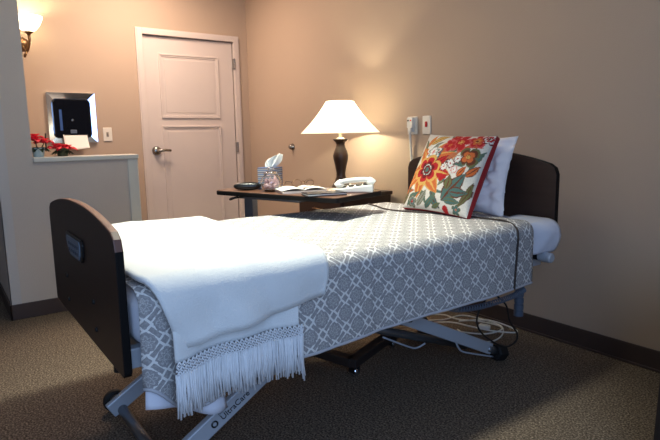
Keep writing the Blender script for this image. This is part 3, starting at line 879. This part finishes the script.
extra = [leaf(.95, -.2, .62, -.95, .07, OL, BR, .1), leaf(.98, .55, .80, -.1, .06, TE, OL, -.05), leaf(.75, -.15, .98, .2, .08, OR, BR), leaf(-.05, -.55, .28, -.95, .09, TE, BR, -.06), leaf(.1, -.42, .36, -.30, .05, OL, GY, .03),
    leaf(.05, .42, .45, .60, .05, OL, TE), leaf(.45, .58, .9, .62, .06, OR, RD, .04), leaf(-.98, .1, -.80, .5, .05, GY, OL), leaf(-.95, -.62, -.6, -.6, .06, OR, BR), leaf(-.15, .95, .2, .78, .05, OL, GY)]
shapes = extra+shapes
def pattern(x, y):
    # slight hand-drawn wobble
    wx = x+.02*noise.noise(Vector((x*5, y*5, 0))); wy = y+.02*noise.noise(Vector((x*5, y*5, 7)))
    c = CR
    for s in shapes:
        r = s(wx, wy)
        if r is not None: c = r
    return c
FW, FH = .425, .432
fn = pillow_fn(FW, FH, .14, .09, 2.5, .004, 9, .015)
bm = bmesh.new(); NP = 130
cl = bm.loops.layers.float_color.new('print')
front = [[bm.verts.new(fn(-1, i/NP, j/NP)) for j in range(NP+1)] for i in range(NP+1)]
cols = [[pattern(2*i/NP-1, 2*j/NP-1) for j in range(NP+1)] for i in range(NP+1)]
for i in range(NP):
    for j in range(NP):
        f = bm.faces.new((front[i][j], front[i+1][j], front[i+1][j+1], front[i][j+1]))
        for lp, (a, b_) in zip(f.loops, ((i, j), (i+1, j), (i+1, j+1), (i, j+1))): lp[cl] = cols[a][b_]
cush = thing('floral_cushion', 'square floral cushion with orange and red flowers leaning on the white pillow', 'cushion', (3.05, -.56, .72))
Mf = place((3.150, -.535, .912), math.radians(28), math.radians(3), math.radians(2))
bmesh.ops.transform(bm, matrix=Mf, verts=bm.verts)
obj('printed_front', bm, vcol_mat('floral print cotton', 'print'), cush, smooth=True)
bm = bmesh.new(); grid(bm, 40, 40, lambda u, v: fn(1, u, v)); bmesh.ops.transform(bm, matrix=Mf, verts=bm.verts)
obj('red_back', bm, M_red, cush, smooth=True)
bm = bmesh.new(); pts = []
for k in range(161):
    s = (k % 160)/40; e = s % 1; i = int(s)
    u, v = ((e, 0), (1, e), (1-e, 1), (0, 1-e))[i]
    pts.append(Mf @ fn(-1, u, v))
fnE = []
for sd in (-1, 1):
    ring = []
    for k in range(160):
        s_ = k/40; e = s_ % 1; i = int(s_)
        u, v = ((e, 0), (1, e), (1-e, 1), (0, 1-e))[i]
        ring.append(bm.verts.new(Mf @ fn(sd, u, v)))
    fnE.append(ring)
for k in range(160): bm.faces.new((fnE[0][k], fnE[0][(k+1) % 160], fnE[1][(k+1) % 160], fnE[1][k]))
obj('red_border', bm, M_red, cush, smooth=True)

# ------------------------------------------------------------------ overbed table
TZ = .832
Lc, Nc, Rc = Vector((2.231, -1.405, TZ)), Vector((3.055, -1.146, TZ)), Vector((2.951, -.791, TZ))
du = (Nc-Lc).normalized(); LEN = (Nc-Lc).length-.03; dv = Vector((-du.y, du.x, 0)); WID = .41
def TP(a, b_, z=0.0): return Lc+du*a+dv*b_+Vector((0, 0, z))
TM = Matrix((du, dv, Vector((0, 0, 1)))).transposed().to_4x4(); TM.translation = Lc
ot = thing('overbed_table', 'dark edged rolling overbed table reaching across the bed', 'table', (TP(.1, .19).x, TP(.1, .19).y, 0))
def slab(x0, x1, y0, y1, z0, z1, r):
    bm = bmesh.new(); poly = rrect(x0, x1, y0, y1, r)
    a = [bm.verts.new((x, y, z0)) for x, y in poly]; b_ = [bm.verts.new((x, y, z1)) for x, y in poly]; n = len(poly)
    bm.faces.new(a[::-1]); bm.faces.new(b_)
    for i in range(n): bm.faces.new((a[i], a[(i+1) % n], b_[(i+1) % n], b_[i]))
    bmesh.ops.transform(bm, matrix=TM, verts=bm.verts); return bm
obj('tabletop', slab(.004, LEN-.004, .004, WID-.004, -.024, 0, .018), M_tabletop, ot, bevel=.002)
obj('edge_banding', slab(0, LEN, 0, WID, -.026, -.003, .02), M_edge, ot, bevel=.004)
bm = bmesh.new(); box(bm, .06, .50, .12, .26, -.055, -.027, M=TM); obj('support_arm', bm, M_steel, ot, bevel=.004)
bm = bmesh.new(); obox(bm, TP(.085, .19, .10-TZ), TP(.085, .19, -.05), .065, .045, up=dv); obj('post', bm, M_steel, ot, bevel=.004)
bm = bmesh.new(); tube(bm, cat_rom([TP(.14, .12, -.035), TP(.13, .03, -.04), TP(.10, .02, -.05), TP(.09, .03, -.045), TP(.12, .06, -.035)], 5), .0045, 8); obj('height_lever', bm, M_black, ot, smooth=True)
# base runs below the bed
bz = .075
A0 = TP(.085, .19, bz-TZ); A0.z = bz
C1 = Vector((3.155, -1.185, bz)); C2 = Vector((2.985, -.76, bz))
cdir = (C2-C1).normalized()
P1 = A0-cdir*.22; P2 = A0+cdir*.22
bm = bmesh.new(); obox(bm, P1, P2, .06, .042); obj('base_bar', bm, mat('dark bronze powder coat', (48, 40, 38), .45), ot, bevel=.005)
bm = bmesh.new(); obox(bm, P1+cdir*.03, C1+cdir*.02, .055, .042); obj('base_bar', bm, mat('dark bronze powder coat', (48, 40, 38), .45), ot, bevel=.005)
bm = bmesh.new(); obox(bm, C1, C2, .055, .042); obj('base_bar', bm, mat('dark bronze powder coat', (48, 40, 38), .45), ot, bevel=.005)
bm = bmesh.new(); obox(bm, A0-Vector((0, 0, .0)), A0+Vector((0, 0, .06)), .10, .08, up=(1, 0, 0)); obj('post_foot', bm, M_black, ot, bevel=.005)
for q in (P1+cdir*.03, P2-cdir*.03, C1+cdir*.03, C2-cdir*.03):
    cb = bmesh.new(); tube(cb, [(q.x, q.y, bz-.02), (q.x, q.y, .045)], .008, 8)
    for s in (-1, 1): box(cb, q.x-.022, q.x+.022, q.y+s*.014-.002, q.y+s*.014+.002, .022, .060)
    box(cb, q.x-.022, q.x+.022, q.y-.016, q.y+.016, .056, .061)
    c = obj('caster', cb, M_black, ot)
    cb = bmesh.new(); lathe(cb, [(0, -.011), (.022, -.011), (.0255, -.006), (.0255, .006), (.022, .011), (0, .011)], (q.x, q.y, .026), 20, 'Y')
    obj('caster_wheel', cb, M_chrome, c, auto=40)

# ------------------------------------------------------------------ things on the overbed table
zt = TZ+.0006
# glasses case
bm = bmesh.new()
cc = Vector((2.362, -1.272, zt))
def ell(u, v):
    a = 2*PI*u; b_ = PI*v
    x = .075*math.sin(b_)**.6*math.copysign(abs(math.cos(a))**.75, math.cos(a)); y = .034*math.sin(b_)**.6*math.copysign(abs(math.sin(a))**.75, math.sin(a))
    z = .022-.022*math.cos(PI*v)
    return TM.to_3x3() @ (Matrix.Rotation(.75, 3, 'Z') @ Vector((x, y, 0)))+cc+Vector((0, 0, z))
grid(bm, 32, 16, ell); bmesh.ops.remove_doubles(bm, verts=bm.verts, dist=1e-5)
t = obj('glasses_case', bm, mat('black leatherette', (20, 20, 22), .3, bump=.2), None, smooth=True)
tag(t, 'rounded black glasses case at the left end of the overbed table', 'glasses case')
# tissue box
tb = thing('tissue_box', 'blue and grey striped tissue box with white tissue pulled up', 'tissue box', (2.400, -1.148, zt))
def stripes():
    m = mat('striped tissue carton', (150, 160, 176), .6); nt = m.node_tree; N = nt.nodes; L = nt.links
    b = N['Principled BSDF']; tc = N.new('ShaderNodeTexCoord'); sp = N.new('ShaderNodeSeparateXYZ'); L.new(tc.outputs['Object'], sp.inputs[0])
    ml = N.new('ShaderNodeMath'); ml.operation = 'MULTIPLY'; ml.inputs[1].default_value = 46; L.new(sp.outputs[2], ml.inputs[0])
    fr = N.new('ShaderNodeMath'); fr.operation = 'FRACT'; L.new(ml.outputs[0], fr.inputs[0])
    cr = N.new('ShaderNodeValToRGB'); cr.color_ramp.interpolation = 'CONSTANT'; e = cr.color_ramp.elements
    e[0].color = lin((92, 112, 150)); e[1].position = .3; e[1].color = lin((170, 160, 152))
    for p_, c in ((.5, (120, 108, 104)), (.66, (70, 90, 130)), (.82, (186, 182, 176))): k = e.new(p_); k.color = lin(c)
    L.new(fr.outputs[0], cr.inputs['Fac']); L.new(cr.outputs['Color'], b.inputs['Base Color'])
    return m
Mb = Matrix.Translation((2.400, -1.148, zt)) @ Matrix.Rotation(math.radians(35), 4, 'Z')
bm = bmesh.new(); box(bm, -.052, .052, -.052, .052, 0, .120, M=Mb); obj('carton', bm, stripes(), tb, bevel=.002)
bm = bmesh.new()
def tis(u, v):
    w_ = .018+.030*math.sin(PI*min(1, v*.9+.08))
    a = (u-.5)*2
    fold = .012*math.sin(u*14+v*3)
    q = Vector((a*w_+.035*v*v+.028*v, fold*(1-.3*v), .118+.078*v-.012*abs(a)*v*v))
    return Mb @ q
grid(bm, 24, 14, tis); obj('tissue', bm, M_paper, tb, smooth=True, solid=.0012)
# jar of pink sweets
J = Vector((2.520, -1.212, zt))
jar = thing('candy_jar', 'round glass jar of pink sweets with glass lid before the tissue box', 'jar', J)
bm = bmesh.new()
lathe(bm, [(.0, .001), (.034, 0), (.046, .012), (.056, .034), (.057, .052), (.048, .074), (.036, .085), (.034, .088), (.032, .086), (.044, .072), (.053, .052), (.052, .034), (.042, .014), (.030, .006), (.0, .006)], J, 32, cap=False)
obj('glass_bowl', bm, M_glass, jar, smooth=True)
bm = bmesh.new()
lathe(bm, [(.0, .086), (.037, .088), (.039, .093), (.030, .104), (.016, .109), (.013, .113), (.018, .121), (.016, .128), (.0, .130)], J, 28, cap=False); obj('lid', bm, M_glass, jar, smooth=True)
bm = bmesh.new(); rnd = random.Random(3)
for k in range(70):
    a = rnd.uniform(0, 2*PI); zz = rnd.uniform(.012, .062); rr = .036*math.sqrt(rnd.random())*(1 if zz > .02 else .8)
    bmesh.ops.create_icosphere(bm, subdivisions=1, radius=.0105, matrix=Matrix.Translation(J+Vector((rr*math.cos(a), rr*math.sin(a), zz))))
o = obj('sweets', bm, mat('pink sweets', (238, 196, 198), .4, var=.35, vscale=45), jar, smooth=True); o['kind'] = 'stuff'
# papers, notebook, spectacles, telephone
def flat_box(name, c, ang, sx, sy, z0, z1, m, label=None, cat=None, bev=.001, parent=None):
    Mx = Matrix.Translation((c[0], c[1], 0)) @ Matrix.Rotation(ang, 4, 'Z')
    bm = bmesh.new(); box(bm, -sx/2, sx/2, -sy/2, sy/2, z0, z1, M=Mx)
    o = obj(name, bm, m, parent, bevel=bev)
    if label: tag(o, label, cat)
    return o
ta = math.atan2(du.y, du.x)
nb = thing('notebook', 'thin dark covered notebook lying at front edge of the overbed table', 'notebook', TP(.70, .078, .0006))
c = TP(.70, .078); flat_box('cover', (c.x, c.y), ta+1.0, .20, .11, zt, zt+.004, M_navy, parent=nb)
flat_box('pages', (c.x, c.y), ta+1.0, .194, .104, zt+.0042, zt+.010, M_paper, parent=nb)
flat_box('cover', (c.x, c.y), ta+1.0, .20, .11, zt+.0102, zt+.0142, M_navy, parent=nb)
c = TP(.49, .15)
mg = thing('magazine', 'white magazine lying open beneath the spectacles on overbed table', 'magazine', (c.x, c.y, zt))
for k, s in enumerate((-1, 1)):
    bm = bmesh.new()
    Mx = Matrix.Translation((c.x, c.y, zt+.011)) @ Matrix.Rotation(ta+1.0, 4, 'Z')
    grid(bm, 12, 6, lambda u, v: Mx @ Vector((s*(.002+.12*u), -.075+.15*v, .003+.012*math.sin(PI*min(1, u*1.05))**.8*(1-.5*u))))
    obj('page', bm, M_paper, mg, smooth=True, solid=.003)
bm = bmesh.new(); box(bm, -.118, .118, -.077, .077, 0, .0105, M=Matrix.Translation((c.x, c.y, zt)) @ Matrix.Rotation(ta+1.0, 4, 'Z'))
pg = obj('page_block', bm, mat('printed pages', (206, 196, 190), .7, var=.2, vscale=30), mg)
flat_box('print_strip', TP(.53, .13)[:2], ta+1.0, .15, .03, zt+.0245, zt+.0255, mat('reddish print', (190, 120, 110), .6), parent=mg)
# spectacles
G = TP(.50, .16); G.z = zt+.030
sp = thing('spectacles', 'pair of thin dark framed spectacles resting on the magazine', 'glasses', G)
Ms = Matrix.Translation(G) @ Matrix.Rotation(ta+1.0, 4, 'Z')
for s in (-1, 1):
    bm = bmesh.new(); tube(bm, [Ms @ Vector((s*.034+.026*math.cos(a*2*PI/20), 0, .016+.018*math.sin(a*2*PI/20))) for a in range(21)], .0016, 6, cap=False)
    obj('rim', bm, M_brass, sp, smooth=True)
    bm = bmesh.new(); tube(bm, cat_rom([Ms @ Vector((s*.060, 0, .022)), Ms @ Vector((s*.064, .05, .022)), Ms @ Vector((s*.063, .10, .018)), Ms @ Vector((s*.06, .135, .002))], 5), .0018, 6)
    obj('temple', bm, M_black, sp, smooth=True)
bm = bmesh.new(); tube(bm, cat_rom([Ms @ Vector((-.009, 0, .02)), Ms @ Vector((0, 0, .026)), Ms @ Vector((.009, 0, .02))], 4), .0016, 6); obj('bridge', bm, M_brass, sp, smooth=True)
# telephone
Pc = TP(.735, .303)
ph = thing('telephone', 'white corded desk telephone with dark keypad at right of the overbed table', 'telephone', (Pc.x, Pc.y, zt))
Mp = Matrix.Translation((Pc.x, Pc.y, zt)) @ Matrix.Rotation(math.radians(-42), 4, 'Z')
bm = bmesh.new()
pw, pd = .15, .185
vs = [bm.verts.new(Mp @ Vector(p)) for p in ((-pw/2, -pd/2, 0), (pw/2, -pd/2, 0), (pw/2, pd/2, 0), (-pw/2, pd/2, 0), (-pw/2, -pd/2, .018), (pw/2, -pd/2, .018), (pw/2, pd/2, .040), (-pw/2, pd/2, .040))]
for f in ((0, 3, 2, 1), (4, 5, 6, 7), (0, 1, 5, 4), (1, 2, 6, 5), (2, 3, 7, 6), (3, 0, 4, 7)): bm.faces.new([vs[i] for i in f])
obj('body', bm, M_white, ph, bevel=.006)
bm = bmesh.new()
for i in range(4):
    for j in range(4):
        x = -.055+.026*i; y = -.06+.038*j; z = .018+.022*(y+pd/2)/pd
        box(bm, x-.010, x+.010, y-.014, y+.014, z, z+.006, M=Mp)
obj('keypad', bm, M_black, ph)
bm = bmesh.new()
hx = .046
tube(bm, cat_rom([Mp @ Vector(p) for p in ((hx, -.095, .030), (hx, -.078, .046), (hx, -.05, .056), (hx, 0, .061), (hx, .05, .063), (hx, .078, .058), (hx, .095, .044))], 6), .0155, 12,
     taper=[1.15+.0*k if (k < 9 or k > 27) else .85 for k in range(37)])
for yy, zz in ((-.078, .036), (.078, .050)):
    q = bmesh.ops.create_uvsphere(bm, u_segments=16, v_segments=10, radius=.022)
    bmesh.ops.transform(bm, matrix=Mp @ Matrix.Translation((hx, yy, zz)) @ Matrix.Diagonal((1, 1, .65, 1)), verts=q['verts'])
obj('handset', bm, M_white, ph, smooth=True)

# ------------------------------------------------------------------ leads under the bed head
bm = bmesh.new()
path = cat_rom([(3.60, -.52, .405), (3.60, -.60, .392), (3.59, -.70, .382), (3.58, -.83, .380), (3.56, -.96, .395), (3.50, -1.05, .44)], 40)
pts = []; a = 0
for k in range(len(path)-1):
    p, q = path[k], path[k+1]; d = (q-p).normalized(); s, u = frame_of(d)
    for j in range(3):
        a += .46; f = j/3
        pts.append(p.lerp(q, f)+(s*math.cos(a)+u*math.sin(a))*.0105)
tube(bm, pts, .0030, 5)
t = obj('coiled_cord', bm, M_bluegrey, None, smooth=True)
tag(t, 'grey coiled control cord slung below the bedspread hem near bed head', 'cord')
bm = bmesh.new()
tube(bm, cat_rom([(3.54, -.68, .47), (3.55, -.70, .42), (3.55, -.78, .33), (3.55, -.77, .26), (3.55, -.69, .19), (3.55, -.58, .13), (3.55, -.50, .135), (3.55, -.49, .175), (3.55, -.55, .25), (3.55, -.58, .33), (3.55, -.66, .40), (3.54, -.70, .47)], 8), .0042, 8)
t = obj('power_lead', bm, M_rubber, None, smooth=True)
tag(t, 'black cable looping down from under the bed head above the white leads', 'cable')
def lead(pts, label):
    bm = bmesh.new(); tube(bm, cat_rom(pts, 8), .0042, 7)
    t = obj('extension_lead', bm, M_white, None, smooth=True); tag(t, label, 'cable', 'white leads on the carpet under the bed head'); return t
g = .0045
l1 = lead([(2.75, -.40, g), (2.86, -.26, g), (2.88, -.10, g), (3.0, -.06, g), (3.15, -.07, g), (3.25, -.20, g), (3.26, -.33, g), (3.14, -.34, g), (3.03, -.31, g)], 'white lead curling widest round the tangle on carpet under bed head')
l2 = lead([(2.70, -.30, g), (2.82, -.20, g+.01), (2.93, -.20, g+.012), (3.05, -.12, g+.01), (3.17, -.10, g+.01), (3.21, -.17, g+.01), (3.18, -.28, g+.01), (3.05, -.36, g+.008), (2.95, -.40, g)], 'white lead forming the inner loop of the tangle under bed head')
l3 = lead([(2.80, -.46, g), (2.95, -.30, g+.02), (3.08, -.26, g+.022), (3.20, -.22, g+.02), (3.28, -.12, g+.01), (3.22, -.05, g), (3.08, -.09, g+.02), (2.98, -.24, g+.022)], 'white lead crossing over the others in the tangle under bed head')
bm = bmesh.new(); Mx = Matrix.Translation((3.115, -.175, 0)) @ Matrix.Rotation(.35, 4, 'Z'); box(bm, -.032, .032, -.016, .016, .018, .046, M=Mx)
t = obj('power_block', bm, M_white, None, bevel=.008); tag(t, 'white plastic power block lying among the leads by the skirting', 'adapter')
t.location.z = -.0175

# ------------------------------------------------------------------ armchair just entering the frame at right
ac = thing('armchair', 'dark armchair whose front edge shows at lower right of the room', 'armchair', (4.70, -.5, 0))
M_ac = mat('dark brown upholstery', (30, 22, 20), .7, bump=.2)
ax0, ax1, ay0, ay1 = 4.352, 5.05, -.90, -.10
for x in (ax0, ax1-.10):
    bm = bmesh.new(); vs = box(bm, x, x+.10, ay0, ay1, .07, .62)
    for v in vs:
        if v.co.z < .3: v.co.x += -.014 if x < 4.6 else .014
    obj('armrest', bm, M_ac, ac, bevel=.012)
obj('seat', B(ax0+.10, ax1-.10, ay0+.02, ay1-.12, .16, .44), M_ac, ac, bevel=.03, seg=4)
bm = bmesh.new(); vs = box(bm, ax0+.10, ax1-.10, ay1-.17, ay1-.03, .16, .95); obj('backrest', bm, M_ac, ac, bevel=.03, seg=4)
for x in (ax0+.035, ax1-.035):
    for y in (ay0+.04, ay1-.04):
        bm = bmesh.new(); lathe(bm, [(0, 0), (.018, 0), (.026, .075), (0, .075)], (x, y, 0), 12); obj('leg', bm, M_darkwood, ac)

# ------------------------------------------------------------------ lights
def light(name, kind, loc, energy, col, size=.1, rot=None, size_y=None, spot=None, blend=.5):
    ld = bpy.data.lights.new(name, kind); ld.energy = energy; ld.color = col
    if kind == 'AREA':
        ld.size = size
        if size_y: ld.shape = 'RECTANGLE'; ld.size_y = size_y
    else: ld.shadow_soft_size = size
    if kind == 'SPOT': ld.spot_size = spot; ld.spot_blend = blend
    o = bpy.data.objects.new(name, ld); COL.objects.link(o); o.location = loc
    if rot: o.rotation_euler = rot
    return o
light('lamp_bulb', 'POINT', (LX, LY, 1.238), 13, (1.0, .88, .64), .022)
light('sconce_bulb', 'POINT', tuple(SC+Vector((0, 0, .062))), 6, (.98, .98, .66), .03)
light('ceiling_light', 'SPOT', (2.92, -1.50, H-.03), 300, (.98, 1.0, .84), .14, spot=math.radians(76), blend=.8)
light('ceiling_glow', 'AREA', (2.7, -1.7, H-.03), 7, (.96, 1.0, .88), .8)
light('door_wall_fill', 'AREA', (.75, -1.15, H-.03), 36, (1.0, .74, .58), .5)  # added unseen warm fill that brightens the door wall and room corner
light('window_light', 'AREA', (6.15, -3.0, 1.6), 48, (.42, .63, 1.0), 1.6, rot=(math.radians(84), 0, math.radians(82)))
wd = bpy.data.worlds.new('room_fill'); scene.world = wd; wd.use_nodes = True
bg = wd.node_tree.nodes['Background']; bg.inputs['Color'].default_value = (.60, .70, 1.0, 1); bg.inputs['Strength'].default_value = .125

# ------------------------------------------------------------------ camera
ya, pi_, ro = math.radians(54.259), math.radians(8.778), math.radians(-1.017)
fwv = Vector((-math.sin(ya)*math.cos(pi_), math.cos(ya)*math.cos(pi_), -math.sin(pi_)))
rt = Vector((math.cos(ya), math.sin(ya), 0)); up = rt.cross(fwv)
r2 = rt*math.cos(ro)+up*math.sin(ro); u2 = -rt*math.sin(ro)+up*math.cos(ro)
cam = bpy.data.cameras.new('camera'); cam.sensor_width = 36; cam.lens = 36*547.3/660; cam.clip_start = .02
co = bpy.data.objects.new('camera', cam); COL.objects.link(co)
Mc = Matrix((r2, u2, -fwv)).transposed().to_4x4(); Mc.translation = (5.055, -2.656, 1.12)
co.matrix_world = Mc
scene.camera = co
scene.view_settings.view_transform = 'Standard'
scene.view_settings.look = 'None'
scene.view_settings.exposure = 0.0
